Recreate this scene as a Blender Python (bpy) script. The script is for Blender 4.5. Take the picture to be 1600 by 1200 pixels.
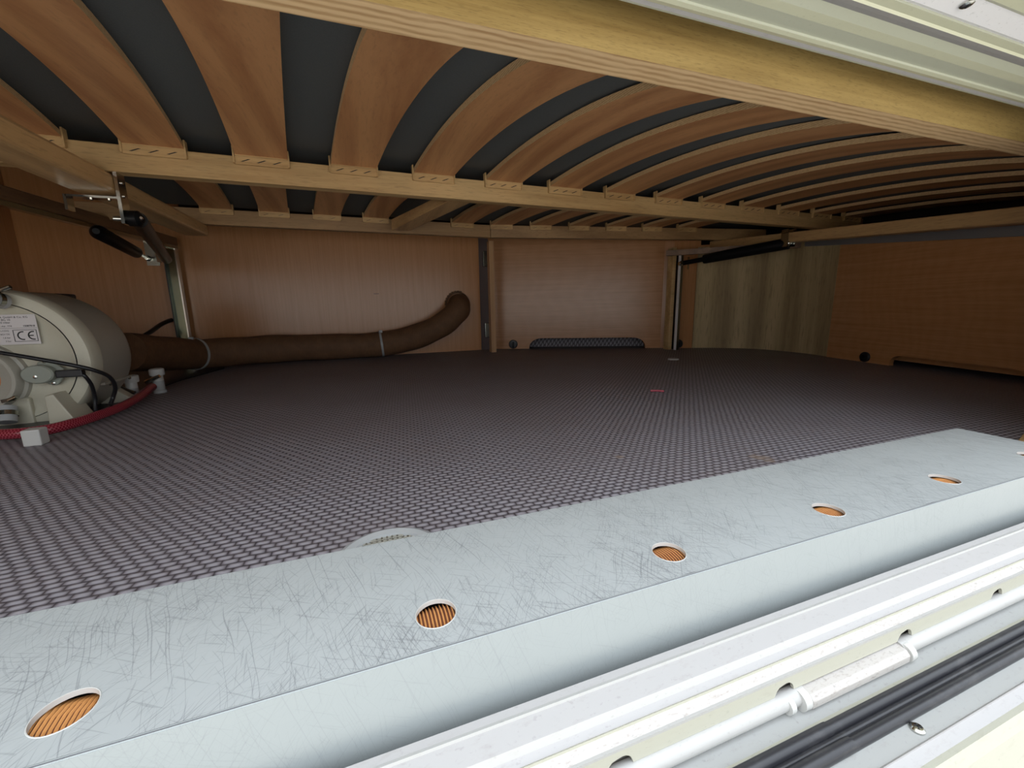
import bpy, bmesh, math, random
from mathutils import Vector, Matrix
random.seed(4)
for o in list(bpy.data.objects): bpy.data.objects.remove(o, do_unlink=True)
S = bpy.context.scene
COL = S.collection

# ------------------------------------------------------------------ camera, world, light, exposure
YAW, PITCH, ROLL, FPX = math.radians(19.788), math.radians(10.876), math.radians(-1.0006), 647.26
CAM = Vector((0, 0, 0.2))
cy_, sy_ = math.cos(YAW), math.sin(YAW); cp_, sp_ = math.cos(PITCH), math.sin(PITCH)
fw0 = Vector((sy_, cy_, 0)); rt0 = Vector((cy_, -sy_, 0)); up0 = Vector((0, 0, 1))
FW = fw0*cp_ - up0*sp_; U2 = up0*cp_ + fw0*sp_
RT = rt0*math.cos(ROLL) + U2*math.sin(ROLL); UP = U2*math.cos(ROLL) - rt0*math.sin(ROLL)
cam = bpy.data.cameras.new('camera'); camo = bpy.data.objects.new('camera', cam); COL.objects.link(camo)
m = Matrix((RT, UP, -FW)).transposed().to_4x4(); m.translation = CAM; camo.matrix_world = m
cam.sensor_fit = 'HORIZONTAL'; cam.sensor_width = 36; cam.lens = 36*FPX/1600; cam.clip_start = 0.01
S.camera = camo
def ray(x, y): return RT*((x-800)/FPX) - UP*((y-600)/FPX) + FW
def atY(x, y, Y): d = ray(x, y); return CAM + d*(Y/d.y)
def atZ(x, y, Z): d = ray(x, y); return CAM + d*((Z-CAM.z)/d.z)
def atX(x, y, X): d = ray(x, y); return CAM + d*(X/d.x)

W = bpy.data.worlds.new('world'); S.world = W; W.use_nodes = True
wn, wl = W.node_tree.nodes, W.node_tree.links; bg = wn['Background']; bg.inputs[1].default_value = 1.0
wt = wn.new('ShaderNodeTexCoord'); wsep = wn.new('ShaderNodeSeparateXYZ'); wl.new(wt.outputs['Generated'], wsep.inputs[0])
wr = wn.new('ShaderNodeValToRGB'); e = wr.color_ramp.elements; e[0].position = 0.0; e[0].color = (0.6,0.62,0.62,1); e[1].position = 1.0; e[1].color = (1.85,2.02,2.25,1)
for p_, c_ in ((0.15,(0.62,0.66,0.70,1)),(0.45,(1.02,1.09,1.16,1))): x_ = e.new(p_); x_.color = c_
wl.new(wsep.outputs[2], wr.inputs[0]); wl.new(wr.outputs[0], bg.inputs[0])   # overcast sky, darker towards the horizon
sun = bpy.data.lights.new('sun', 'SUN'); sun.energy = 2.6; sun.angle = math.radians(4); sun.color = (1, 0.95, 0.86)
suno = bpy.data.objects.new('sun', sun); COL.objects.link(suno); suno.location = (0, 3, 5)
suno.rotation_euler = Vector((0.25, -0.62, -0.75)).to_track_quat('-Z', 'Y').to_euler()
S.view_settings.view_transform = 'Standard'; S.view_settings.look = 'None'
S.view_settings.gamma = 1; S.view_settings.use_curve_mapping = False
S.view_settings.exposure = 1.2

# ------------------------------------------------------------------ materials
def mat(name, base=(0.5,0.5,0.5), rough=0.5, metal=0.0, spec=0.5):
    mt = bpy.data.materials.new(name); mt.use_nodes = True
    b = mt.node_tree.nodes['Principled BSDF']
    b.inputs['Base Color'].default_value = (*base, 1); b.inputs['Roughness'].default_value = rough
    b.inputs['Metallic'].default_value = metal; b.inputs['Specular IOR Level'].default_value = spec
    return mt, mt.node_tree.nodes, mt.node_tree.links, b
def coords(n, l, scale=(1,1,1), rot=(0,0,0), kind='Object'):
    t = n.new('ShaderNodeTexCoord'); mp = n.new('ShaderNodeMapping'); mp.inputs['Scale'].default_value = scale
    mp.inputs['Rotation'].default_value = rot; l.new(t.outputs[kind], mp.inputs[0]); return mp.outputs[0]
def noise(n, l, v, scale, detail=4, rough=0.55, dist=0):
    t = n.new('ShaderNodeTexNoise'); t.inputs['Scale'].default_value = scale; t.inputs['Detail'].default_value = detail
    t.inputs['Roughness'].default_value = rough; t.inputs['Distortion'].default_value = dist
    l.new(v, t.inputs['Vector']); return t.outputs['Fac']
def ramp(n, l, f, stops):
    r = n.new('ShaderNodeValToRGB'); e = r.color_ramp.elements
    while len(e) < len(stops): e.new(0.5)
    for i, (p, c) in enumerate(stops):
        e[i].position = p; e[i].color = (*c, 1) if len(c) == 3 else c
    l.new(f, r.inputs[0]); return r.outputs[0]
def mix(n, l, f, a, b, mode='MIX'):
    x = n.new('ShaderNodeMix'); x.data_type = 'RGBA'; x.blend_type = mode
    for s, v in ((x.inputs[0], f), (x.inputs[6], a), (x.inputs[7], b)):
        if hasattr(v, 'links'): l.new(v, s)
        elif isinstance(v, (int, float)): s.default_value = v
        else: s.default_value = (*v, 1)
    return x.outputs[2]
def math_(n, l, op, a, b=None, c=None):
    x = n.new('ShaderNodeMath'); x.operation = op
    for s, v in zip(x.inputs, (a, b, c)):
        if v is None: continue
        if hasattr(v, 'links'): l.new(v, s)
        else: s.default_value = v
    return x.outputs[0]
def bump(n, l, b, h, strength=0.3, dist=0.001):
    x = n.new('ShaderNodeBump'); x.inputs['Strength'].default_value = strength; x.inputs['Distance'].default_value = dist
    l.new(h, x.inputs['Height']); l.new(x.outputs[0], b.inputs['Normal'])
def wood(name, dark, light, grain, rough=0.5, scale=1.0, fleck=0.35, figure=0.3, cross=None):
    """grain: axis index the fibres run along"""
    mt, n, l, b = mat(name, light, rough)
    sc = [90*scale]*3; sc[grain] = 3*scale
    if cross is not None: sc = [3*scale]*3; sc[cross] = 90*scale
    g = noise(n, l, coords(n, l, sc), 1.0, 5, 0.6)
    sc2 = [9*scale]*3; sc2[grain] = 0.9*scale
    w = n.new('ShaderNodeTexWave'); w.wave_type = 'BANDS'; w.bands_direction = 'XYZ'[(grain+1) % 3] if grain != 1 else 'X'
    w.inputs['Scale'].default_value = 0.7; w.inputs['Distortion'].default_value = 14; w.inputs['Detail'].default_value = 3
    w.inputs['Detail Scale'].default_value = 0.6
    l.new(coords(n, l, sc2), w.inputs['Vector'])
    sc3 = [380*scale]*3; sc3[grain] = 40*scale
    if cross is not None: sc2 = [0.9*scale]*3; sc2[cross] = 9*scale; sc3 = [40*scale]*3; sc3[cross] = 380*scale
    f = noise(n, l, coords(n, l, sc3), 1.0, 2, 0.5)
    t = math_(n, l, 'MULTIPLY_ADD', w.outputs['Fac'], figure, math_(n, l, 'MULTIPLY', g, 1-figure))
    c = ramp(n, l, t, [(0.25, dark), (0.65, light)])
    fl = ramp(n, l, f, [(0.55, (0,0,0)), (0.7, (1,1,1))])
    c = mix(n, l, math_(n, l, 'MULTIPLY', fl, fleck), c, tuple(x*0.55 for x in dark))
    l.new(c, b.inputs['Base Color']); bump(n, l, b, g, 0.12, 0.0006)
    return mt
M = {}
M['beech'] = wood('beech', (0.44,0.27,0.11), (0.64,0.43,0.20), 0, 0.5, 1.0, 0.35, 0.3)
M['beech_back'] = wood('beech_brown', (0.30,0.17,0.075), (0.44,0.27,0.125), 0, 0.5, 1.0, 0.35, 0.3)
M['beech_dark'] = wood('dark_stained_beech', (0.14,0.07,0.035), (0.24,0.13,0.065), 1, 0.45, 1.0, 0.35, 0.25)
M['beech_y'] = wood('beech_lengthwise', (0.38,0.22,0.095), (0.58,0.37,0.17), 1, 0.42, 1.0, 0.35, 0.25)
M['front'] = wood('golden_beech', (0.29,0.185,0.058), (0.43,0.295,0.105), 0, 0.5, 3.2, 0.45, 0.25)
M['slat'] = wood('slat_veneer', (0.46,0.20,0.08), (0.66,0.335,0.145), 1, 0.45, 0.8, 0.2, 0.3)
M['laminate_v'] = wood('laminate_upright', (0.47,0.215,0.085), (0.56,0.27,0.115), 2, 0.26, 1.6, 0.06, 0.08)
M['laminate_h'] = wood('laminate_lengthwise', (0.45,0.205,0.08), (0.57,0.28,0.12), 0, 0.26, 1.6, 0.08, 0.08, 2)
for k_ in ('laminate_v', 'laminate_h'): M[k_].node_tree.nodes['Principled BSDF'].inputs['Specular IOR Level'].default_value = 0.6
M['laminate_edge'] = wood('laminate_edge', (0.45,0.24,0.11), (0.6,0.35,0.17), 2, 0.4, 1.2, 0.1, 0.1)
M['bare_ply'] = wood('bare_plywood', (0.34,0.245,0.125), (0.60,0.46,0.25), 2, 0.7, 0.5, 0.4, 0.35)
# ply edge: lengthwise layers in z or y
def ply_edge(name, axis):
    mt, n, l, b = mat(name, (0.6,0.4,0.2), 0.6)
    w = n.new('ShaderNodeTexWave'); w.wave_type = 'BANDS'; w.bands_direction = axis; w.inputs['Scale'].default_value = 42
    w.inputs['Distortion'].default_value = 2.5; w.inputs['Detail'].default_value = 2; w.inputs['Detail Scale'].default_value = 0.6; w.inputs['Detail Roughness'].default_value = 0.7
    l.new(coords(n, l, (1,1,1)), w.inputs['Vector'])
    g = noise(n, l, coords(n, l, (20,300,300)), 1.0, 3)
    t = math_(n, l, 'MULTIPLY_ADD', w.outputs['Fac'], 0.35, math_(n, l, 'MULTIPLY', g, 0.65))
    l.new(ramp(n, l, t, [(0.25,(0.46,0.27,0.12)),(0.6,(0.72,0.50,0.27))]), b.inputs['Base Color'])
    bump(n, l, b, t, 0.2, 0.0005); return mt
M['ply_y'] = ply_edge('plywood_layers', 'Y')
M['ply_slat'] = ply_edge('slat_layers', 'Z')
M['ply_slat'].node_tree.nodes['Wave Texture'].inputs['Scale'].default_value = 120
# woven vinyl
mt, n, l, b = mat('woven_vinyl', (0.3,0.27,0.3), 0.5, 0, 0.35); M['vinyl'] = mt
tc = n.new('ShaderNodeTexCoord'); nz = n.new('ShaderNodeTexNoise'); nz.inputs['Scale'].default_value = 30; nz.inputs['Detail'].default_value = 2
l.new(tc.outputs['Object'], nz.inputs['Vector'])
vm = n.new('ShaderNodeVectorMath'); vm.operation = 'MULTIPLY_ADD'; l.new(nz.outputs['Color'], vm.inputs[0])
vm.inputs[1].default_value = (0.004, 0.003, 0); l.new(tc.outputs['Object'], vm.inputs[2])
sp = n.new('ShaderNodeSeparateXYZ'); l.new(vm.outputs[0], sp.inputs[0])
v = math_(n, l, 'DIVIDE', sp.outputs[1], 0.0072); row = math_(n, l, 'FLOOR', v); fv = math_(n, l, 'FRACT', v)
u = math_(n, l, 'MULTIPLY_ADD', row, 0.44, math_(n, l, 'DIVIDE', sp.outputs[0], 0.0118)); fu = math_(n, l, 'FRACT', u)
pu = math_(n, l, 'MULTIPLY_ADD', fu, 2.0, -1.0); pv = math_(n, l, 'MULTIPLY_ADD', fv, 2.0, -1.0)
hu = math_(n, l, 'SUBTRACT', 1.0, math_(n, l, 'POWER', math_(n, l, 'ABSOLUTE', pu), 3.0))
hv = math_(n, l, 'SUBTRACT', 1.0, math_(n, l, 'POWER', math_(n, l, 'ABSOLUTE', pv), 2.2))
h = math_(n, l, 'MULTIPLY', hu, hv)
th = noise(n, l, coords(n, l, (180, 900, 1)), 1.0, 3, 0.6)
ht = math_(n, l, 'MULTIPLY_ADD', math_(n, l, 'SUBTRACT', th, 0.5), 0.75, h)
c = ramp(n, l, ht, [(0.0,(0.035,0.029,0.034)),(0.25,(0.118,0.104,0.117)),(0.6,(0.262,0.243,0.268)),(1.0,(0.42,0.40,0.435))])
big = noise(n, l, coords(n, l, (1,1,1)), 5.0, 3, 0.6)
c = mix(n, l, ramp(n, l, big, [(0.35,(0.0,)*3),(0.75,(0.35,)*3)]), c, (0.16,0.12,0.11))
# dirt patches of their own shape
for (px, py, r) in ((1192,716,0.035),(970,714,0.016),(640,600,0.03)):
    p = atZ(px, py, 0)
    d = n.new('ShaderNodeVectorMath'); d.operation = 'DISTANCE'; l.new(tc.outputs['Object'], d.inputs[0]); d.inputs[1].default_value = p
    dn = math_(n, l, 'ADD', math_(n, l, 'DIVIDE', d.outputs['Value'], r), math_(n, l, 'MULTIPLY', noise(n, l, tc.outputs['Object'], 60, 4), 1.2))
    c = mix(n, l, ramp(n, l, dn, [(0.8,(0.55,)*3),(1.5,(0,)*3)]), c, (0.30,0.22,0.16))
l.new(c, b.inputs['Base Color']); bump(n, l, b, ht, 0.5, 0.0012)
# scratched painted aluminium
def scratched(name, base, rough, amount, vertical=False):
    mt, n, l, b = mat(name, base, rough)
    def layer(angle, sx, sy):
        a = n.new('ShaderNodeMapping'); l.new(base_v, a.inputs[0]); a.inputs['Rotation'].default_value = (0, 0, angle)
        c = n.new('ShaderNodeMapping'); l.new(a.outputs[0], c.inputs[0]); c.inputs['Scale'].default_value = (sx, sy, 1); c.inputs['Location'].default_value = (angle*7, angle*3, 0)
        return c.outputs[0]
    t = n.new('ShaderNodeTexCoord'); sp_ = n.new('ShaderNodeSeparateXYZ'); l.new(t.outputs['Object'], sp_.inputs[0])
    cb = n.new('ShaderNodeCombineXYZ'); l.new(sp_.outputs[0], cb.inputs[0]); l.new(sp_.outputs[2 if vertical else 1], cb.inputs[1]); base_v = cb.outputs[0]
    wz = n.new('ShaderNodeTexNoise'); wz.inputs['Scale'].default_value = 14; wz.inputs['Detail'].default_value = 1; l.new(base_v, wz.inputs['Vector'])
    wm = n.new('ShaderNodeVectorMath'); wm.operation = 'MULTIPLY_ADD'; l.new(wz.outputs['Color'], wm.inputs[0]); wm.inputs[1].default_value = (0.012, 0.012, 0); l.new(base_v, wm.inputs[2])
    plain = base_v; base_v = wm.outputs[0]
    c = mix(n, l, ramp(n, l, noise(n, l, layer(0.1, 6, 12), 1.0, 4), [(0.3,(0,)*3),(0.8,(0.5,)*3)]), base, tuple(x*0.9 for x in base))
    msk = noise(n, l, layer(0.0, 8, 10), 1.0, 3, 0.7)
    for (a, sx, sy, th, k) in ((0.5,30,800,0.70,1),(1.0,44,1000,0.71,0.8),(1.45,36,900,0.705,1),(1.9,50,1100,0.715,0.8),(2.5,44,1000,0.715,0.7),(0.0,50,1100,0.72,0.6),(1.25,9,1200,0.715,1.6),(2.2,12,1300,0.73,1.5),(2.15,80,1400,0.70,0.8)):
        q = noise(n, l, layer(a, sx, sy), 1.0, 0, 0.4)
        q = math_(n, l, 'MULTIPLY_ADD', msk, 0.30, math_(n, l, 'SUBTRACT', q, 0.15))
        c = mix(n, l, math_(n, l, 'MULTIPLY', ramp(n, l, q, [(th,(0,)*3),(th+0.025,(1,)*3)]), amount*k), c, (0.09,0.095,0.105))
    sm = noise(n, l, layer(0.3, 120, 160), 1.0, 4, 0.7); sm = math_(n, l, 'MULTIPLY_ADD', msk, 0.5, math_(n, l, 'SUBTRACT', sm, 0.25))
    c = mix(n, l, math_(n, l, 'MULTIPLY', ramp(n, l, sm, [(0.60,(0,)*3),(0.72,(1,)*3)]), amount*0.55), c, (0.2,0.2,0.21))
    l.new(c, b.inputs['Base Color'])
    bump(n, l, b, noise(n, l, coords(n, l, (300,300,300)), 1.0, 2), 0.08, 0.0003)
    return mt
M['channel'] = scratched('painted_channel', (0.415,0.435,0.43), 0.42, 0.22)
M['channel_face'] = scratched('shaded_channel_face', (0.34,0.365,0.36), 0.42, 0.06, True)  # same channel paint, shade of the front face put into its colour
def dirty(name, base, dirtc, rough=0.45, amt=0.6, sc=(12,60,60), lo=0.55, hi=0.75):
    mt, n, l, b = mat(name, base, rough)
    a = noise(n, l, coords(n, l, sc), 1.0, 6, 0.7); f = noise(n, l, coords(n, l, (260,420,420)), 1.0, 3, 0.6)
    c = mix(n, l, math_(n, l, 'MULTIPLY', ramp(n, l, a, [(lo,(0,)*3),(hi,(1,)*3)]), amt), base, dirtc)
    c = mix(n, l, math_(n, l, 'MULTIPLY', ramp(n, l, f, [(0.62,(0,)*3),(0.72,(1,)*3)]), amt*0.6), c, tuple(x*0.4 for x in dirtc))
    l.new(c, b.inputs['Base Color']); bump(n, l, b, f, 0.1, 0.0003); return mt
M['frame'] = dirty('white_frame_paint', (0.38,0.365,0.355), (0.25,0.215,0.19), 0.45, 0.3, (90,260,260))
M['frame_bright'] = dirty('highlight_and_conduit_white', (0.44,0.43,0.41), (0.33,0.30,0.27), 0.4, 0.3, (90,260,260))  # lighter copy of frame paint: painted highlights on bends, also conduit white
M['frame_cream'] = dirty('cream_frame_paint', (0.45,0.44,0.36), (0.32,0.29,0.22), 0.42, 0.3, (90,260,260))
M['frame_dirty'] = dirty('grimy_frame_paint', (0.47,0.44,0.41), (0.22,0.155,0.12), 0.5, 0.55, (240,700,700), 0.52, 0.72)
M['frame_grey'] = dirty('grey_frame_paint', (0.34,0.34,0.325), (0.24,0.22,0.2), 0.5, 0.4, (120,260,260))
M['upper_frame'] = dirty('upper_frame_paint', (0.46,0.47,0.37), (0.4,0.4,0.3), 0.3, 0.2)
M['upper_bead'] = dirty('upper_frame_bead', (0.60,0.60,0.44), (0.45,0.45,0.32), 0.25, 0.2)
M['alu'] = dirty('bare_aluminium_strip', (0.85,0.84,0.85), (0.5,0.5,0.52), 0.35, 0.4)
M['rubber'] = dirty('black_rubber', (0.02,0.02,0.024), (0.09,0.085,0.085), 0.38, 0.5, (30,90,90))
M['fabric'] = mat('dark_grey_fabric', (0.045,0.052,0.055), 0.9)[0]
mt = M['fabric']; n, l = mt.node_tree.nodes, mt.node_tree.links; b = n['Principled BSDF']
f = noise(n, l, coords(n, l, (500,500,500)), 1.0, 3); g = noise(n, l, coords(n, l, (7,7,7)), 1.0, 3)
l.new(mix(n, l, g, mix(n, l, f, (0.06,0.068,0.07), (0.115,0.125,0.125)), (0.095,0.102,0.10)), b.inputs['Base Color']); bump(n, l, b, f, 0.35, 0.001)
M['black'] = mat('black_plastic', (0.012,0.012,0.014), 0.35)[0]
M['black_gloss'] = mat('black_enamel', (0.006,0.006,0.007), 0.35, 0, 0.2)[0]
M['steel'] = mat('zinc_steel', (0.62,0.62,0.58), 0.14, 1.0)[0]
M['dull_steel'] = mat('dull_steel', (0.34,0.35,0.31), 0.2, 1.0)[0]
M['white'] = mat('white_plastic', (0.56,0.55,0.52), 0.4)[0]
M['clear_grey'] = mat('cloudy_plastic', (0.42,0.43,0.43), 0.25)[0]
M['dark'] = mat('dark_void_board', (0.03,0.02,0.016), 0.8)[0]
M['cream_plastic'] = dirty('cream_plastic', (0.56,0.53,0.42), (0.4,0.36,0.26), 0.42, 0.25, (9,9,9))
M['casing'] = dirty('grey_casing', (0.42,0.40,0.34), (0.33,0.30,0.25), 0.4, 0.3, (9,9,9))
M['grey_green'] = mat('grey_green_plastic', (0.30,0.32,0.27), 0.45)[0]
M['ink'] = mat('black_ink', (0.012,0.012,0.012), 0.6)[0]
M['paper'] = mat('label_paper', (0.66,0.62,0.62), 0.45)[0]
M['orange'] = mat('orange_liner', (0.55,0.22,0.08), 0.6)[0]
# brown duct
mt, n, l, b = mat('brown_paper_duct', (0.2,0.1,0.045), 0.75); M['duct'] = mt
g = noise(n, l, coords(n, l, (30,30,30)), 1.0, 5); f = noise(n, l, coords(n, l, (400,60,60)), 1.0, 3)
l.new(mix(n, l, f, ramp(n, l, g, [(0.3,(0.15,0.072,0.032)),(0.7,(0.25,0.125,0.055))]), (0.12,0.06,0.03)), b.inputs['Base Color']); bump(n, l, b, f, 0.5, 0.0015)
M['corr'] = mat('tan_corrugated_card', (0.72,0.34,0.11), 0.65)[0]
M['corr_groove_shade'] = mat('card_groove_shade', (0.20,0.075,0.035), 0.7)[0]  # darker copy of the card, groove shade put into the colour
# braided hose
mt, n, l, b = mat('red_braided_hose', (0.35,0.03,0.05), 0.25); M['hose'] = mt
uvc = n.new('ShaderNodeTexCoord'); s2 = n.new('ShaderNodeSeparateXYZ'); l.new(uvc.outputs['UV'], s2.inputs[0])
a1 = math_(n, l, 'FRACT', math_(n, l, 'MULTIPLY_ADD', s2.outputs[0], 240, math_(n, l, 'MULTIPLY', s2.outputs[1], 8)))
a2 = math_(n, l, 'FRACT', math_(n, l, 'MULTIPLY_ADD', s2.outputs[0], 240, math_(n, l, 'MULTIPLY', s2.outputs[1], -8)))
br = math_(n, l, 'MAXIMUM', math_(n, l, 'LESS_THAN', a1, 0.22), math_(n, l, 'LESS_THAN', a2, 0.22))
l.new(mix(n, l, br, (0.20,0.012,0.022), (0.42,0.07,0.10)), b.inputs['Base Color'])
M['ground'] = dirty('gravel_ground', (0.50,0.46,0.40), (0.36,0.33,0.28), 0.9, 0.5, (4,4,4))
M['body_skin'] = mat('cream_body_skin', (0.66,0.63,0.52), 0.4)[0]

# ------------------------------------------------------------------ mesh helpers
def box(bm, lo, hi, rot=None):
    r = bmesh.ops.create_cube(bm, size=1); lo, hi = Vector(lo), Vector(hi)
    for v in r['verts']:
        v.co = Vector(((lo.x+hi.x)/2 + v.co.x*(hi.x-lo.x), (lo.y+hi.y)/2 + v.co.y*(hi.y-lo.y), (lo.z+hi.z)/2 + v.co.z*(hi.z-lo.z)))
    return r['verts']
def hexa(bm, p):
    """p: 8 points, bottom ring 0-3 then top ring 4-7"""
    v = [bm.verts.new(q) for q in p]
    for f in ((0,3,2,1),(4,5,6,7),(0,1,5,4),(1,2,6,5),(2,3,7,6),(3,0,4,7)): bm.faces.new([v[i] for i in f])
    return v
def prism(bm, pts, vec):
    """closed polygon extruded by vec"""
    vec = Vector(vec); a = [bm.verts.new(Vector(p)) for p in pts]; b_ = [bm.verts.new(Vector(p)+vec) for p in pts]
    bm.faces.new(a[::-1]); bm.faces.new(b_)
    for i in range(len(a)): j = (i+1) % len(a); bm.faces.new((a[i], a[j], b_[j], b_[i]))
def beam(bm, a, b_, w, h, up=Vector((0,0,1))):
    """bar from a to b_, width w sideways, height h along up, a and b_ at the centre line"""
    a, b_ = Vector(a), Vector(b_); d = (b_-a).normalized(); s = d.cross(up).normalized(); u = s.cross(d)
    p = [q + s*i*w/2 + u*j*h/2 for q in (a, b_) for i, j in ((-1,-1),(1,-1),(1,1),(-1,1))]
    v = [bm.verts.new(q) for q in p]
    for f in ((0,1,2,3),(7,6,5,4),(0,4,5,1),(1,5,6,2),(2,6,7,3),(3,7,4,0)): bm.faces.new([v[i] for i in f])
def spline(pts, n=10):
    P = [Vector(p) for p in pts]; P = [P[0]*2-P[1]] + P + [P[-1]*2-P[-2]]; out = []
    for i in range(1, len(P)-2):
        for k in range(n):
            t = k/n; a, b_, c, d = P[i-1], P[i], P[i+1], P[i+2]
            out.append(0.5*((2*b_) + (c-a)*t + (2*a-5*b_+4*c-d)*t*t + (3*b_-a-3*c+d)*t**3))
    out.append(P[-2]); return out
def tube(bm, path, rad, seg=16, cap=True, uv=False):
    path = [Vector(p) for p in path]; N = len(path); rings = []; nrm = None
    lay = bm.loops.layers.uv.new('UVMap') if uv else None; L = 0; Ls = []
    for i, p in enumerate(path):
        t = (path[min(i+1, N-1)] - path[max(i-1, 0)]).normalized()
        if nrm is None: nrm = t.orthogonal().normalized()
        nrm = (nrm - t*nrm.dot(t)).normalized(); bi = t.cross(nrm)
        r = rad(i/(N-1)) if callable(rad) else rad
        rings.append([bm.verts.new(p + (nrm*math.cos(2*math.pi*k/seg) + bi*math.sin(2*math.pi*k/seg))*r) for k in range(seg)])
        if i: L += (p-path[i-1]).length
        Ls.append(L)
    for i in range(N-1):
        for k in range(seg):
            j = (k+1) % seg; f = bm.faces.new((rings[i][k], rings[i][j], rings[i+1][j], rings[i+1][k])); f.smooth = True
            if uv:
                for lp, (uu, vv) in zip(f.loops, ((Ls[i],k/seg),(Ls[i],(k+1)/seg),(Ls[i+1],(k+1)/seg),(Ls[i+1],k/seg))): lp[lay].uv = (uu, vv)
    if cap: bm.faces.new(rings[0][::-1]); bm.faces.new(rings[-1])
def cyl(bm, a, b_, r, r2=None, seg=24):
    a, b_ = Vector(a), Vector(b_); r2 = r if r2 is None else r2; tube(bm, [a, b_], lambda t: r + (r2-r)*t, seg)
def lathe(bm, o, axis, prof, seg=40, cap=True):
    """prof: (distance along axis, radius)"""
    o = Vector(o); ax = Vector(axis).normalized(); x = ax.orthogonal().normalized(); y = ax.cross(x); rings = []
    for d, r in prof: rings.append([bm.verts.new(o + ax*d + (x*math.cos(2*math.pi*k/seg)+y*math.sin(2*math.pi*k/seg))*r) for k in range(seg)])
    for i in range(len(rings)-1):
        for k in range(seg):
            j = (k+1) % seg; f = bm.faces.new((rings[i][k], rings[i][j], rings[i+1][j], rings[i+1][k])); f.smooth = True
    if cap: bm.faces.new(rings[0][::-1]); bm.faces.new(rings[-1])
def new(): return bmesh.new()
def obj(name, bm, m, parent=None, base=None, bevel=0, mats=None, autosmooth=True, recalc=True):
    if recalc: bmesh.ops.recalc_face_normals(bm, faces=bm.faces)
    me = bpy.data.meshes.new(name)
    if base is None:
        if parent is not None: base = parent['_w']
        else:
            xs = [v.co for v in bm.verts]; base = Vector((sum(c.x for c in xs)/len(xs), sum(c.y for c in xs)/len(xs), min(c.z for c in xs)))
    base = Vector(base)
    for v in bm.verts: v.co -= base
    bm.to_mesh(me); bm.free()
    for x in (mats or [m]): me.materials.append(x)
    o = bpy.data.objects.new(name, me); COL.objects.link(o); o['_w'] = base
    if parent is not None: o.parent = parent; o.location = base - Vector(parent['_w'])
    else: o.location = base
    if bevel:
        md = o.modifiers.new('bevel', 'BEVEL'); md.width = bevel; md.segments = 2; md.limit_method = 'ANGLE'
    if autosmooth and any(f.use_smooth for f in me.polygons):
        me.set_sharp_from_angle(angle=math.radians(35))
    return o
def thing(name, label, cat, loc, group=None):
    o = bpy.data.objects.new(name, None); COL.objects.link(o); o.location = loc; o['_w'] = Vector(loc); o.empty_display_size = 0.02
    o['label'] = label; o['category'] = cat
    if group: o['group'] = group
    return o
def tag(o, label, cat, group=None):
    o['label'] = label; o['category'] = cat
    if group: o['group'] = group
    return o
def struct(name, bm, m, **k):
    o = obj(name, bm, m, **k); o['kind'] = 'structure'; return o
def V(*a): return Vector(a)

# ------------------------------------------------------------------ the compartment shell
Z1 = 0.80
bm = new(); box(bm, (-1.25, 0.228, -0.02), (1.9, 2.9, 0.0)); struct('floor', bm, M['vinyl'], base=(0,0,0))
bm = new(); box(bm, (-1.3, 0.17, Z1), (1.95, 2.95, Z1+0.03)); struct('light_seal_lid', bm, M['dark'])  # added dark lid that seals out light from above
bm = new(); box(bm, (-1.3, 2.9, -0.02), (1.95, 2.93, Z1)); struct('wall_rear', bm, M['dark'])
bm = new(); box(bm, (-1.3, 0.17, -0.02), (-1.27, 2.95, Z1)); struct('light_seal_left', bm, M['dark'])  # added outer board, stops sky light leaking in behind the left wall
bm = new(); box(bm, (1.9, 0.17, -0.02), (1.93, 2.95, Z1)); struct('light_seal_right', bm, M['dark'])  # light-tight dark side added beyond the right wall
# left wall and back wall
bm = new(); box(bm, (-1.03, 0.17, 0), (-1.0, 1.85, Z1)); struct('wall_left', bm, M['laminate_v'])
bm = new(); box(bm, (-1.0, 1.825, 0), (-0.56, 1.85, Z1)); struct('wall_back_left', bm, M['laminate_v'])
WB = 1.812
bm = new(); box(bm, (-0.565, WB, 0), (0.508, WB+0.016, 0.505)); wb = struct('wall_back', bm, M['laminate_v'])
bm = new(); box(bm, (-0.565, WB+0.02, 0.505), (0.62, WB+0.04, Z1)); struct('trim_1', bm, M['dark'])
# narrow joint strip with two brackets
bm = new(); box(bm, (0.508, WB+0.012, 0), (0.555, WB+0.03, 0.505)); struct('trim_2', bm, mat('joint_strip', (0.14,0.10,0.095), 0.5)[0])
for zz in (0.10, 0.41):
    t = obj('joint_bracket', (lambda b_: (box(b_, (0.527, WB-0.005, zz-0.045), (0.551, WB+0.012, zz+0.02)), b_)[1])(new()), M['dull_steel'], bevel=0.002)
    tag(t, 'small dark metal bracket in the panel joint, '+('near the floor' if zz < 0.2 else 'near the top'), 'bracket', 'brackets in the panel joint')
bm = new(); box(bm, (0.517, 1.685, 0), (0.538, 1.715, 0.455))
st = obj('edge_board', bm, M['laminate_edge'], bevel=0.001); tag(st, 'upright light wood board edge between the two back wall panels', 'board')
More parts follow.
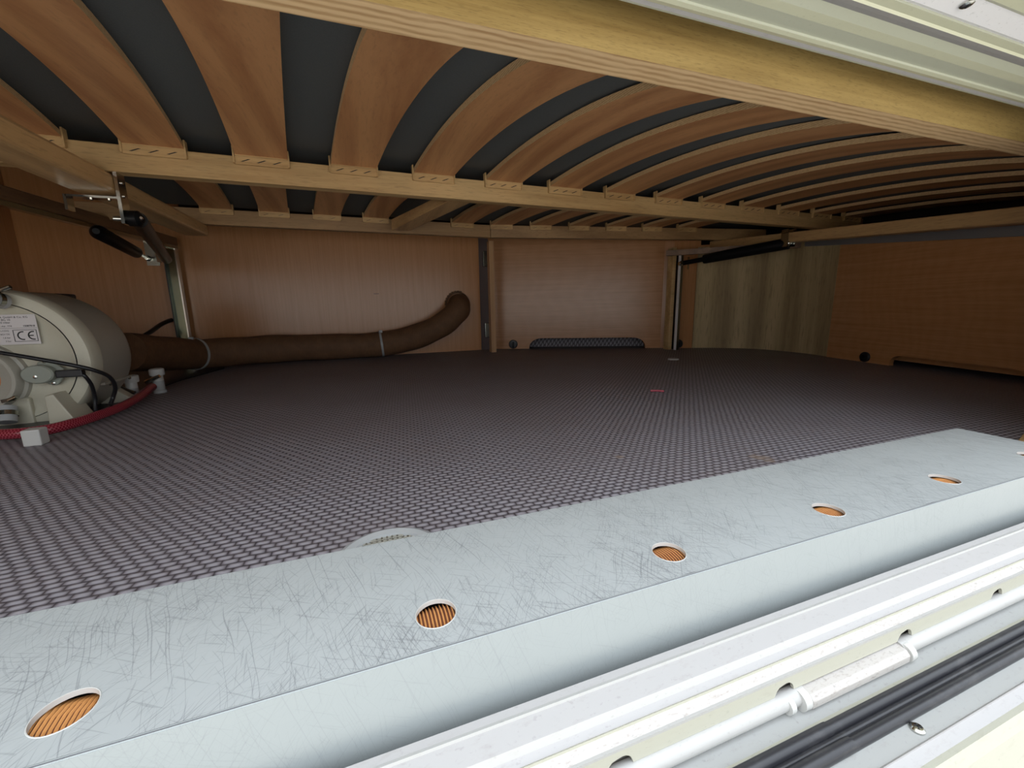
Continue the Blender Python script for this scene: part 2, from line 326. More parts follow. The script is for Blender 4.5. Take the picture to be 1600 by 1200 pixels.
# diagonal back panel with arched cut-out
A_, B_ = V(0.538, 1.835, 0), V(1.236, 1.497, 0)
du = (B_-A_).normalized(); dn = V(du.y, -du.x, 0)
def on_wall(px, py):   # hit on the panel's front plane, as (along, z)
    d = ray(px, py); t = (A_-CAM).dot(dn)/d.dot(dn); h_ = CAM + d*t; return (h_-A_).dot(du), h_.z
L2 = (B_-A_).length
s0, s1 = on_wall(827, 543)[0], on_wall(1008, 543)[0]; zt = on_wall(915, 528)[1]
def cut_panel(o, du_, dn_, L_, H_, s0, s1, zt, th, rr, H2=None):
    pts = [(0,0),(s0,0)]
    for k in range(9):
        a = math.pi - k/8*math.pi/2; pts.append((s0+rr+math.cos(a)*rr, zt-rr*0.75+math.sin(a)*rr*0.75))
    for k in range(9):
        a = math.pi/2 - k/8*math.pi/2; pts.append((s1-rr+math.cos(a)*rr, zt-rr*0.75+math.sin(a)*rr*0.75))
    pts += [(s1,0),(L_,0),(L_,H2 or H_),(0,H_)]
    bm = new(); prism(bm, [o + du_*s + V(0,0,z) for s, z in pts], -dn_*th); return bm
bm = cut_panel(A_, du, dn, L2, 0.50, s0, s1, zt, 0.016, 0.055)
pan = struct('wall_back_right', bm, M['laminate_h'])
ply = obj('upper_board', (lambda b_: (hexa(b_, [A_+V(0,0.03,0.5), B_+V(0,0.03,0.5), B_+V(0,0.05,0.5), A_+V(0,0.05,0.5), A_+V(0,0.03,Z1), B_+V(0,0.03,Z1), B_+V(0,0.05,Z1), A_+V(0,0.05,Z1)]), b_)[1])(new()), M['dark'])
ply.name = 'trim_3'; ply['kind'] = 'structure'
def knob(p, nrm, label, r=0.020):
    t = thing('latch_knob', label, 'latch', p, 'black round latches')
    bm = new(); lathe(bm, p, nrm, [(0,r),(0.004,r),(0.007,r*0.86),(0.0075,r*0.5)]); obj('rim', bm, M['black'], t)
    s = nrm.cross(V(0,0,1)); bm = new(); beam(bm, p+nrm*0.006+V(0,0,-r*0.1), p+nrm*0.014+V(0,0,-r*0.1), r*0.35, r*1.3, V(0,0,1)); obj('thumb_turn', bm, M['black_gloss'], t, bevel=0.001)
    return t
s, z = on_wall(802, 538); knob(A_+du*s+V(0,0,max(z,0.021))+dn*0.0005, dn, 'black round latch knob at the foot of the cut-out panel')
# side strip, beech post and right steel post
C_ = V(1.262, 1.468, 0)
bm = new(); hexa(bm, [B_+V(0,0,0), C_, C_+V(0,0.016,0), B_+V(0,0.016,0), B_+V(0,0,Z1), C_+V(0,0,Z1), C_+V(0,0.016,Z1), B_+V(0,0.016,Z1)]); struct('trim_4', bm, M['laminate_v'])
bm = new(); box(bm, (1.216, 1.42, 0), (1.234, 1.452, 0.415)); t = obj('corner_post', bm, M['beech'], bevel=0.002)
tag(t, 'slim pale wooden post standing beside the right steel post', 'post')
bm = new(); t = thing('steel_post', 'upright shiny steel post at the right rear corner', 'post', (1.244,1.42,0), 'steel corner posts'); box(bm, (1.2385, 1.40, 0), (1.252, 1.404, 0.40)); obj('web', bm, M['dull_steel'], t)
bm = new(); box(bm, (1.2350, 1.398, 0), (1.2380, 1.410, 0.40)); obj('flange', bm, M['alu'], t)  # pale non-metal colour paints the chrome's bright reflection
bm = new(); box(bm, (1.2505, 1.404, 0), (1.2535, 1.44, 0.40)); obj('flange', bm, M['black'], t)
# narrow laminate strip, curved bare ply sheet, right wall
curve = [V(1.345,1.422,0), V(1.415,1.385,0), V(1.47,1.345,0), V(1.515,1.295,0), V(1.545,1.235,0), V(1.557,1.15,0), V(1.552,1.06,0), V(1.53,0.985,0)]
def wall_strip(pts, z0, z1, th):
    bm = new(); rows = []
    for i, p in enumerate(pts):
        t = (pts[min(i+1, len(pts)-1)] - pts[max(i-1, 0)]).normalized(); nn = V(-t.y, t.x, 0)
        if nn.dot(p) < 0: nn = -nn
        rows.append([bm.verts.new(p+V(0,0,z0)), bm.verts.new(p+V(0,0,z1)), bm.verts.new(p+nn*th+V(0,0,z1)), bm.verts.new(p+nn*th+V(0,0,z0))])
    for a, c in zip(rows, rows[1:]):
        for k in range(4):
            f = bm.faces.new((a[k], a[(k+1)%4], c[(k+1)%4], c[k])); f.smooth = k in (0, 2)
    bm.faces.new(rows[0]); bm.faces.new(rows[-1][::-1]); return bm
struct('wall_corner', wall_strip([C_, V(1.36,1.425,0)], 0, Z1, 0.016), M['laminate_v'])
t = obj('plywood_sheet', wall_strip(spline(curve, 5), 0.001, 0.42, 0.004), M['bare_ply']); tag(t, 'bare pale plywood sheet bent round the right rear corner', 'plywood sheet')
struct('wall_corner_back', wall_strip([p+V(0.012,0.012,0) for p in spline(curve, 4)], 0, 0.43, 0.01), M['laminate_h'])
RA, RB = V(1.532, 0.99, 0), V(1.345, 0.19, 0)
ru = (RB-RA).normalized(); rn = V(ru.y, -ru.x, 0)
if rn.dot(RA) > 0: rn = -rn
def on_right(px, py):
    d = ray(px, py); t = (RA-CAM).dot(rn)/d.dot(rn); h_ = CAM + d*t; return (h_-RA).dot(ru), h_.z
q0 = on_right(1389, 571)[0]; q1 = on_right(1606, 590)[0]; qz = on_right(1500, 567)[1]
bm = cut_panel(RA, ru, rn, (RB-RA).length, 0.415, q0, q1, qz, 0.014, 0.03, 0.345); struct('wall_right', bm, M['laminate_h'])
bm = new(); a = RA - rn*0.035 + V(0,0,0.014); b_ = RB - rn*0.035 + V(0,0,0.014); hexa(bm, [a, b_, b_-rn*0.01, a-rn*0.01, a+V(0,0,0.2), b_+V(0,0,0.2), b_-rn*0.01+V(0,0,0.2), a-rn*0.01+V(0,0,0.2)]); struct('wall_right_back', bm, M['laminate_h'])
bm = new(); sA = A_+du*(s0-0.2)-dn*0.085; sB = A_+du*(s1+0.2)-dn*0.085; hexa(bm, [sA+V(0,0,0.0005), sB+V(0,0,0.0005), sB-dn*0.06+V(0,0,0.0005), sA-dn*0.06+V(0,0,0.0005), sA-dn*0.02+V(0,0,0.06), sB-dn*0.02+V(0,0,0.06), sB-dn*0.06+V(0,0,0.06), sA-dn*0.06+V(0,0,0.06)]); struct('vinyl_light_catcher', bm, M['vinyl'], base=(0,0,0))  # added vinyl ramp, catches light so the slot shows lit floor
s, z = on_right(1352, 560); knob(RA+ru*s+V(0,0,max(z,0.017))+rn*0.0005, rn, 'black round latch knob on the right wall beside its slot', 0.016)
p = atY(1054, 538, 1.43); knob(V(p.x+0.026, 1.438, 0.021), (V(-0.42,-0.9,0)).normalized(), 'black round latch knob behind the right steel post', 0.019)

# ------------------------------------------------------------------ vehicle body round the hatch
OX0, OX1 = -1.02, 0.80
bm = new(); box(bm, (-2.4, 0.10, -0.35), (OX0, 0.20, 1.6)); struct('wall_front_left', bm, M['body_skin'])
bm = new(); box(bm, (OX1, 0.10, -0.35), (2.6, 0.20, 1.6)); struct('wall_front_right', bm, M['body_skin'])
bm = new(); box(bm, (OX0, 0.12, 0.46), (OX1, 0.20, 1.6)); struct('wall_front_top', bm, M['body_skin'])
bm = new(); box(bm, (OX0, 0.10, -0.35), (OX1, 0.17, -0.062)); struct('wall_front_bottom', bm, M['body_skin'])
bm = new(); box(bm, (-30, -40, -0.92), (30, 2.9, -0.9)); struct('ground', bm, M['ground'])

bm = new(); box(bm, (0.7065, 0.17, -0.35), (1.9, 0.228, -0.0005)); struct('threshold_right', bm, M['vinyl'], base=(0,0,0))
def extrude_profile(bm, pts, x0=OX0, x1=OX1, cell=None):
    a = [bm.verts.new((x0, y, z)) for y, z in pts]; c = [bm.verts.new((x1, y, z)) for y, z in pts]
    fs = []
    for i in range(len(pts)-1): fs.append(bm.faces.new((a[i], a[i+1], c[i+1], c[i])))
    return fs
# lower frame, material per strip (Y, z) from the inside out
zc = CAM.z
def yr(ratio, zrel): return (zrel/ratio, zc+zrel)
LP = [(0.1690, zc-0.2120), yr(-1.2085,-0.2030), yr(-1.240,-0.2034), yr(-1.250,-0.2026), yr(-1.262,-0.2040), yr(-1.366,-0.2072), yr(-1.406,-0.2108), yr(-1.449,-0.2128), yr(-1.454,-0.2120), yr(-1.466,-0.2138),
      yr(-1.530,-0.2168), yr(-1.547,-0.2166), yr(-1.558,-0.2186)]
LM = [0,0,0,0,0,0,0,1,1,2,0,0]
bm = new(); fs = extrude_profile(bm, LP)
for f, k in zip(fs, [0,0,3,3,0,3,0,1,1,2,3,3]): f.material_index = k  # bright strips put highlights into the colour at bends and slopes
# underside to give the section its depth
extrude_profile(bm, [LP[0], (0.1690, zc-0.262), (0.1405, zc-0.262)])
lower = struct('trim_5', bm, None, mats=[M['frame'], M['frame_cream'], M['frame_dirty'], M['frame_bright']], base=(0,0.15,-0.02))
# lip with drain notches
ly = LP[-1][0]; lz1 = LP[-1][1]; lz0 = zc-0.2292
notch = [atY(x, y, ly).x for x, y in ((975,1185),(1222,1075),(1430,980),(1563,915))]
step = (notch[3]-notch[0])/3; xs = [notch[0]+step*k for k in range(-9, 10)]
pts = [(OX0, lz1), (OX0, lz0)]
for x in xs:
    if OX0+0.01 < x < OX1-0.01:
        pts.append((x-0.010, lz0))
        for k in range(1, 10):
            a = math.pi*(1-k/10); pts.append((x-0.001+0.0065*math.cos(a)-(0.002 if k < 4 else 0), lz0+0.0068*math.sin(a)))
        pts.append((x+0.0058, lz0))
pts += [(OX1, lz0), (OX1, lz1)]
bm = new(); prism(bm, [V(x, ly, z) for x, z in pts], (0, 0.002, 0)); struct('trim_6', bm, M['frame_cream'])
bm = new(); box(bm, (OX0, ly+0.006, lz0-0.02), (OX1, ly+0.008, lz1-0.001)); struct('trim_7', bm, M['frame_dirty'])
# white conduit with box section and clip
cr = 0.0052; cyy, czz = 0.1405, zc-0.2345
def cond(x0, x1): bm = new(); tube(bm, [V(x0,cyy,czz), V(x1,cyy,czz)], cr, 20); return bm
xa, xb = atY(1256, 1095, 0.138).x, atY(1408, 1015, 0.138).x
t = thing('conduit', 'white plastic conduit running along the lower hatch frame', 'conduit', (0.3, cyy, czz-cr))
obj('pipe', cond(OX0, xa), M['frame_bright'], t); obj('pipe', cond(xb, OX1), M['frame_bright'], t)
bm = new(); prism(bm, [V(xa, y, z) for y, z in ((cyy+0.006,czz+0.0045),(cyy+0.006,czz-0.004),(cyy-0.008,czz-0.004),(cyy-0.008,czz+0.001),(cyy-0.0055,czz+0.0035))], (xb-xa,0,0)); obj('box_section', bm, M['frame_dirty'], t, bevel=0.0006)
for i in range(2):
    bm = new(); xx = xa-0.004-i*0.010; tube(bm, [V(xx-0.0016,cyy-0.002,czz-0.001), V(xx+(0.002 if i else 0.0035),cyy-0.002,czz-0.001)], 0.0062 if not i else 0.005, 16); obj('clip', bm, M['white'], t)
bm = new(); xx = xb+0.003; tube(bm, [V(xx-0.002,cyy-0.003,czz-0.001), V(xx+0.003,cyy-0.003,czz-0.001)], 0.006, 16); obj('clip', bm, M['white'], t)
# grey sill sheet, cream outer lip
bm = new(); fs = extrude_profile(bm, [(0.150, zc-0.236), (0.139, zc-0.2405), yr(-1.88,-0.2415), yr(-1.905,-0.2405), yr(-1.92,-0.2425), yr(-2.19,-0.2425), yr(-2.41,-0.2430), yr(-2.425,-0.2415), yr(-2.44,-0.2425), yr(-2.60,-0.2445), yr(-2.68,-0.2435), yr(-2.86,-0.2530), (0.084, zc-0.30), (0.1,zc-0.30)])
for f, k in zip(fs, [0,0,1,1,0,0,2,2,2,1,1,1,1]): f.material_index = k
sill = struct('trim_8', bm, None, mats=[M['frame_grey'], M['frame_cream'], M['frame']], base=(0,0.1,-0.1))
# rubber seal: three lobes
t = thing('rubber_seal', 'black ribbed rubber seal along the lower hatch sill', 'seal', (0.3, 0.117, zc-0.2425))
ya = yr(-1.91,-0.240)[0]; yb = yr(-2.185,-0.240)[0]; w_ = ya-yb
for nm, yc, r, zo in (('lobe', ya-w_*0.20, w_*0.20, 0.0015), ('lobe', ya-w_*0.50, w_*0.13, 0.0), ('lobe', yb+w_*0.18, w_*0.20, 0.0005)):
    bm = new(); tube(bm, [V(OX0+i*(OX1-OX0)/60, yc, zc-0.2415+zo) for i in range(61)], r, 16); obj(nm, bm, M['rubber'], t)
bm = new(); box(bm, (OX0, yb, zc-0.2435), (OX1, ya, zc-0.2402)); obj('web', bm, M['rubber'], t)
for px, py, yc, r in ((1293,1140,ya-w_*0.20,w_*0.225),(1328,1168,yb+w_*0.18,w_*0.225)):
    xx = atY(px, py, yc).x; bm = new(); tube(bm, [V(xx-0.16, yc, zc-0.240), V(xx, yc, zc-0.240)], r, 16); obj('sleeve', bm, M['rubber'], t)
def screw(p, nrm, label, r=0.0045):
    t = thing('screw', label, 'screw', p)
    bm = new(); lathe(bm, p, nrm, [(0,r),(0.0008,r),(0.0018,r*0.7),(0.002,r*0.3)], 20); obj('head', bm, M['steel'], t)
    s = nrm.orthogonal().normalized(); u_ = nrm.cross(s); bm = new()
    beam(bm, p+nrm*0.002-s*r*0.5, p+nrm*0.002+s*r*0.5, r*0.2, 0.0004, nrm); beam(bm, p+nrm*0.002-u_*r*0.5, p+nrm*0.002+u_*r*0.5, r*0.2, 0.0004, nrm); obj('cross_slot', bm, M['ink'], t)
screw(atZ(1433, 1139, zc-0.2425), V(0,0,1), 'small cross-head screw in the grey lower sill beside the seal', 0.0036)
# upper frame
UPP = [(0.3005, 0.44), (0.3005, zc+0.2165), (0.2985, zc+0.2163), yr(0.735,0.2172), yr(0.742,0.2165), yr(0.7535,0.2172), yr(0.760,0.2188), yr(0.797,0.2203), yr(0.8225,0.2212), yr(0.8555,0.2245), yr(0.868,0.2235),
       yr(0.881,0.2230), yr(0.892,0.2245), yr(0.919,0.2254), yr(0.926,0.2270), yr(0.934,0.2262), yr(1.012,0.2300), yr(1.02,0.2290), (0.19, zc+0.236), (0.13, zc+0.262), (0.12, 0.47), (0.12,0.6)]
bm = new(); fs = extrude_profile(bm, UPP)
for f, k in zip(fs, [0,0,2,1,1,0,0,1,0,2,2,1,1,0,3,3,1,1,1,1,1]): f.material_index = k
struct('trim_9', bm, None, mats=[M['upper_frame'], M['upper_bead'], M['frame'], M['alu']], base=(0,0.25,0.4))
p = atZ(1511, 6, zc+0.228); screw(p, V(0.0,-0.10,-1).normalized(), 'cross-head screw in the bare aluminium strip at top right', 0.0045)

# ------------------------------------------------------------------ channel cover with six holes, corrugated duct inside
zt_ = 0.035; y0, y1 = 0.1775, 0.2850; x0, x1 = -1.0, 0.706
hc = [-0.1300 + 0.1562*k for k in range(-5, 6)]; hc = [x for x in hc if x < 0.69]; hy, hr = 0.2018, 0.0108
chn = thing('channel_cover', 'scratched blue-grey metal channel cover with round holes along the hatch sill', 'channel cover', (0, 0.23, -0.013))
bm = new()
def plate_with_holes(bm, z):
    seg = 32; prev = x0
    for i, cx in enumerate(hc):
        nx = (hc[i+1]+cx)/2 if i+1 < len(hc) else x1
        sq = []
        ring = [V(cx+hr*math.cos(2*math.pi*k/seg+math.pi/4*0), hy+hr*math.sin(2*math.pi*k/seg), z) for k in range(seg)]
        # outer boundary sampled per ray
        out = []
        for k in range(seg):
            a = 2*math.pi*k/seg; dx, dy = math.cos(a), math.sin(a); t = 1e9
            if dx > 1e-6: t = min(t, (nx-cx)/dx)
            if dx < -1e-6: t = min(t, (prev-cx)/dx)
            if dy > 1e-6: t = min(t, (y1-hy)/dy)
            if dy < -1e-6: t = min(t, (y0-hy)/dy)
            out.append(V(cx+dx*t, hy+dy*t, z))
        corners = sorted([(math.atan2(yy-hy, xx-cx) % (2*math.pi), V(xx, yy, z)) for xx in (prev, nx) for yy in (y0, y1)], key=lambda q: q[0])
        rv = [bm.verts.new(q) for q in ring]; ov = [bm.verts.new(q) for q in out]
        for k in range(seg):
            j = (k+1) % seg; a0 = 2*math.pi*k/seg; a1 = 2*math.pi*(k+1)/seg
            mid = [bm.verts.new(c) for a, c in corners if a0+1e-5 < a < a1-1e-5]
            bm.faces.new([rv[k], ov[k]] + mid + [ov[j], rv[j]])
        prev = nx
plate_with_holes(bm, zt_)
obj('top_plate', bm, M['channel'], chn, recalc=True)
bm = new(); plate_with_holes(bm, zt_-0.0022); obj('underside', bm, M['channel'], chn)
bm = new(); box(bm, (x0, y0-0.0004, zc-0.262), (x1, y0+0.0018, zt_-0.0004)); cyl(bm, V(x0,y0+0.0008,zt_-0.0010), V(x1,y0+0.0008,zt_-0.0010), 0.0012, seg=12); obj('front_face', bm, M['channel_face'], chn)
bm = new(); box(bm, (x0, y1-0.0018, 0.0), (x1, y1, zt_-0.0002)); obj('rear_face', bm, M['channel'], chn)
bm = new(); n_ = 240; xs2 = [x0+(x1-x0)*i/n_ for i in range(n_+1)]; wv = [0.0007+0.0005*random.random()**3+0.0006*max(0, math.sin(x*37+2*math.sin(x*11)))*random.random() for x in xs2]
for i in range(n_): hexa(bm, [V(xs2[i],y0+0.0001,zt_), V(xs2[i+1],y0+0.0001,zt_), V(xs2[i+1],y0+wv[i+1],zt_), V(xs2[i],y0+wv[i],zt_), V(xs2[i],y0+0.0001,zt_+0.00015), V(xs2[i+1],y0+0.0001,zt_+0.00015), V(xs2[i+1],y0+wv[i+1],zt_+0.00015), V(xs2[i],y0+wv[i],zt_+0.00015)])
bmesh.ops.remove_doubles(bm, verts=bm.verts, dist=1e-6); obj('dark_edge_strip', bm, mat('dark_edge_strip', (0.12,0.12,0.13), 0.6)[0], chn)  # thin dark strip of uneven width along the plate's front edge
for cx in hc:
    bm = new(); lathe(bm, V(cx, hy, zt_-0.0024), V(0,0,1), [(0,hr-0.0001),(0.0026,hr-0.0001),(0.0027,hr+0.0002),(0.0024,hr+0.0004)], 32, cap=False); obj('hole_rim', bm, M['white'], chn)
bm = new(); N = 0; xs_ = []; 
per = 0.0020
for cx in hc:
    pass
x = x0+0.02; path = []; 
while x < x1-0.01:
    near = any(abs(x-c) < 0.03 for c in hc)
    path.append(x); x += per/6 if near else per*3
rr = [0.0207 + (0.0008*math.cos(2*math.pi*xx/per) if any(abs(xx-c) < 0.03 for c in hc) else 0) for xx in path]
seg = 24; rings = [[bm.verts.new((xx, 0.2045+r*math.cos(2*math.pi*k/seg), 0.0105+r*math.sin(2*math.pi*k/seg))) for k in range(seg)] for xx, r in zip(path, rr)]
for i in range(len(rings)-1):
    for k in range(seg):
        f = bm.faces.new((rings[i][k], rings[i][(k+1)%seg], rings[i+1][(k+1)%seg], rings[i+1][k])); f.smooth = True
        f.material_index = 1 if (rr[i]+rr[i+1])/2 < 0.0207 else 0  # faces in the grooves take the painted shade
o = obj('corrugated_duct', bm, None, mats=[M['corr'], M['corr_groove_shade']]); tag(o, 'tan corrugated duct seen through the holes of the channel cover', 'duct')
bm = new(); a = atZ(1570, 676, 0.0); prism(bm, [V(0.825,0.272,0.0005), V(0.95,0.303,0.0005), V(1.10,0.303,0.0005), V(1.10,0.236,0.0005), V(0.825,0.236,0.0005)], (0,0,0.006))
o = obj('floor_batten', bm, M['beech'], bevel=0.001); tag(o, 'pale beech batten on the floor past the right end of the channel cover', 'batten')

# ------------------------------------------------------------------ bed base
bed = thing('bed_base', 'slatted beech bed base spanning the top of the compartment', 'bed base', (0.4, 0.9, 0.40))
def midY(X): return 0.957 + 0.042*(X+0.384)
# front rail
bm = new(); fx0, fx1 = -1.02, 1.70
bm2 = new(); hexa(bm2, [V(fx0,0.3315,0.400), V(fx1,0.3315,0.400), V(fx1,0.361,0.400), V(fx0,0.361,0.400), V(fx0,0.3315,0.505), V(fx1,0.3315,0.505), V(fx1,0.361,0.505), V(fx0,0.361,0.505)])
o = obj('front_rail', bm2, None, bed, mats=[M['front'], M['ply_y']]); o['label'] = 'golden wooden front rail with layered plywood underside'
for f in o.data.polygons:
    if abs(f.normal.z) > 0.8: f.material_index = 1
bm.free()
# middle rail
bm = new(); xL, xR = -0.62, 1.73
def railbox(bm, p, q, th, za, zb, zc2=None, zd=None):
    p, q = Vector(p), Vector(q); d = (q-p).normalized(); nn = V(-d.y, d.x, 0)
    zc2 = za if zc2 is None else zc2; zd = zb if zd is None else zd
    hexa(bm, [p+V(0,0,za), q+V(0,0,zc2), q+nn*th+V(0,0,zc2), p+nn*th+V(0,0,za), p+V(0,0,zb), q+V(0,0,zd), q+nn*th+V(0,0,zd), p+nn*th+V(0,0,zb)])
railbox(bm, (xL, midY(xL), 0), (xR, midY(xR), 0), 0.028, 0.437, 0.4815)
mid = obj('middle_rail', bm, M['beech'], bed, bevel=0.0015)
def bracket(parent, px_, py_, d, w, z0, z1, slots=True):
    """slat end holder on the face of a rail: face plate, cheeks, three slanted slots"""
    nn = V(d.y, -d.x, 0); o_ = V(px_, py_, 0); bm = new()
    def bx(a0, a1, n0, n1, za, zb_): hexa(bm, [o_+d*a+nn*k+V(0,0,z) for z in (za, zb_) for a, k in ((a0,n0),(a1,n0),(a1,n1),(a0,n1))])
    bx(0, w, 0.0003, 0.0045, z0, z0+(z1-z0)*0.62); bx(0.002, w-0.002, 0.0003, 0.0070, z0+(z1-z0)*0.62, z0+(z1-z0)*0.72)
    bx(-0.0016, 0.0010, -0.006, 0.0078, z0+0.001, z1+0.007); bx(w-0.0010, w+0.0016, -0.006, 0.0078, z0+0.001, z1+0.007)
    h_ = obj('slat_holder', bm, M['beech'], parent)
    if slots:
        for k in range(3):
            bm = new(); c = o_+d*(w*(0.20+0.29*k))+nn*0.0046+V(0,0,z0+(z1-z0)*0.31)
            hexa(bm, [c+d*a+nn*k2+V(0,0,z) for k2 in (0, 0.0004) for a, z in ((-0.0085,-0.0026),(-0.0045,-0.0026),(0.0085,0.0026),(0.0045,0.0026))])
            obj('slot', bm, M['ink'], h_)
    return h_
dm = V(1, 0.042, 0).normalized(); PIT, SW = 0.1643, 0.0885
def slat_mesh(path, dside, w, th, name='slat', layer=True):
    bm = new(); rows = []
    for p in path:
        rows.append([bm.verts.new(p), bm.verts.new(p+dside*w), bm.verts.new(p+dside*w+V(0,0,th)), bm.verts.new(p+V(0,0,th))])
    for a, c in zip(rows, rows[1:]):
        for k in range(4):
            f = bm.faces.new((a[k], a[(k+1)%4], c[(k+1)%4], c[k])); f.smooth = k in (0,2); f.material_index = 0 if k in (0,2) else 1
    for f in (bm.faces.new(rows[0]), bm.faces.new(rows[-1][::-1])): f.material_index = 1
    return bm
ZR, ZF, ARC = 0.4815, 0.4186, 0.0324
def zprof(t, X=0.0): q_ = max(t, 1e-4)**0.834; a_ = ARC - 0.012*max(0, min(1, (X-0.9)/0.7)); return ZR*t + (ZF-0.0067*X-0.008*max(0, min(1, (X-0.9)/0.7)))*(1-t) + a_*4*q_*(1-q_)
def shift_of(X): return 0.0663 - 0.0423*X
for k in range(-1, 13):
    X0 = -0.3605 + PIT*k; ym = midY(X0)+0.005
    w_s = SW
    bracket(mid, X0, midY(X0), dm, w_s+0.002, 0.4665, 0.490)
    path = []
    for i in range(25):
        t = i/24; path.append(V(X0+0.001+shift_of(X0)*(1-t), 0.3625+(ym-0.3625)*t, zprof(t, X0)))
    obj('slat', slat_mesh(path, dm, w_s-0.001, 0.009), None, bed, base=(X0, ym, ZR), mats=[M['slat'], M['ply_slat']])
# each slat its own figure: offset by object random
for key in ('slat', 'ply_slat'):
    n, l = M[key].node_tree.nodes, M[key].node_tree.links
    oi = n.new('ShaderNodeObjectInfo'); mu = n.new('ShaderNodeMath'); mu.operation = 'MULTIPLY'; mu.inputs[1].default_value = 40
    l.new(oi.outputs['Random'], mu.inputs[0])
    for mp in [x for x in n if x.type == 'MAPPING']: l.new(mu.outputs[0], mp.inputs['Location'])
# back rail in two lengths and its slats
J = V(0.462, 1.483, 0); BL, BR = V(-0.66, 1.435, 0), V(1.56,1.291,0)
bm = new(); railbox(bm, BL, J, 0.025, 0.436, 0.478); br1 = obj('back_rail', bm, M['beech_back'], bed, bevel=0.001)
bm = new(); railbox(bm, J+V(0.001,0,0), BR, 0.025, 0.436, 0.478); br2 = obj('back_rail', bm, M['beech_back'], bed, bevel=0.001)
dL = (J-BL).normalized(); dR = (BR-J).normalized(); bfirst = None
for k in range(0, 12):
    Xc = -0.3545 + 0.1425*k; X0 = Xc-0.038
    if k == 4: continue
    d_, o_, rail_ = (dL, BL, br1) if X0 < J.x-0.03 else (dR, J, br2)
    Y0 = o_.y + (X0-o_.x)*d_.y/d_.x
    h_ = bracket(rail_, X0, Y0, d_, 0.077, 0.4635, 0.485, slots=False)
    for kk in (0.22, 0.72):
        bm = new(); nb = V(d_.y, -d_.x, 0)
        c = V(X0, Y0, 0)+d_*(0.077*kk)+nb*0.0047+V(0,0,0.4685); hexa(bm, [c+d_*a+nb*k2+V(0,0,z) for k2 in (0,0.0004) for a, z in ((-0.008,0),(-0.005,0),(0.007,0.004),(0.004,0.004))])
        obj('slot', bm, M['dull_steel'], h_)
    ys = midY(X0+0.05)+0.028
    path = [V(X0+0.001+0.055*(1-t), ys+(Y0-0.001-ys)*t, 0.478*t+0.462*(1-t)+0.012*4*t*(1-t)) for t in [i/8 for i in range(9)]]
    obj('slat', slat_mesh(path, V(1,0,0), 0.075, 0.009), None, bed, base=(X0, Y0, 0.478), mats=[M['slat'], M['ply_slat']])
# diagonal centre batten
bm = new(); hexa(bm, [V(0.114,1.386,0.43), V(0.168,1.386,0.43), V(0.270,1.018,0.439), V(0.216,1.018,0.439), V(0.114,1.386,0.462), V(0.168,1.386,0.462), V(0.270,1.025,0.462), V(0.216,1.025,0.462)])
o = obj('centre_batten', bm, M['beech_y'], bed, bevel=0.002)
# side rails
bm = new(); lp = [V(-0.381,0.3,0), V(-0.385,1.455,0)]
hexa(bm, [V(-0.445,0.365,0.400), V(-0.381,0.365,0.400), V(-0.385,1.46,0.405), V(-0.445,1.46,0.405), V(-0.445,0.365,0.435), V(-0.381,0.365,0.435), V(-0.385,1.46,0.4355), V(-0.445,1.46,0.4355)])
lrail = obj('side_rail', bm, M['beech_y'], bed, bevel=0.006)
rp = [(1.40,1.08),(1.335,0.365)]
def rz(Y): return 0.3137+0.0838*Y - 0.002
bm = new(); q = [(1.385,1.405),(1.325,0.362)]
hexa(bm, [V(q[0][0],q[0][1],rz(1.2)), V(q[1][0],q[1][1],rz(.362)), V(q[1][0]+0.045,q[1][1],rz(.362)), V(q[0][0]+0.045,q[0][1],rz(1.2)), V(q[0][0],q[0][1],rz(1.2)+0.03), V(q[1][0],q[1][1],rz(.362)+0.034), V(q[1][0]+0.045,q[1][1],rz(.362)+0.034), V(q[0][0]+0.045,q[0][1],rz(1.2)+0.03)])
rrail = obj('side_rail', bm, M['beech_y'], bed, bevel=0.003)

# mattress
bm = new(); rows = []
ys = [0.364+i*(1.50-0.364)/40 for i in range(41)]
def mz(y, x):
    if y < 0.985: t = (y-0.3625)/(0.985-0.3625); return zprof(t, x)+0.0125 + 0.012*max(0, t-0.85)/0.15
    t = (y-0.985)/0.5; return 0.507 - 0.012*t
xsM = [-0.62+i*(1.74+0.62)/40 for i in range(41)]
def my(x, y): return y + 0.042*(x+0.384)*max(0, min(1, (y-0.364)/0.6))
g = [[bm.verts.new((x, my(x, y), mz(y, x)+0.0008*math.sin(x*13)*math.sin(y*9))) for x in xsM] for y in ys]
gt = [[bm.verts.new((x, my(x, y), 0.66)) for x in xsM] for y in ys]
for A2, fl in ((g, 1), (gt, 0)):
    for i in range(40):
        for j in range(40):
            f = bm.faces.new((A2[i][j], A2[i+1][j], A2[i+1][j+1], A2[i][j+1])); f.smooth = True
for i in range(40):
    for j in (0, 40): bm.faces.new((g[i][j], g[i+1][j], gt[i+1][j], gt[i][j])); bm.faces.new((g[j][i], g[j][i+1], gt[j][i+1], gt[j][i]))
o = obj('mattress', bm, M['fabric']); tag(o, 'dark grey fabric mattress lying on the slats', 'mattress')

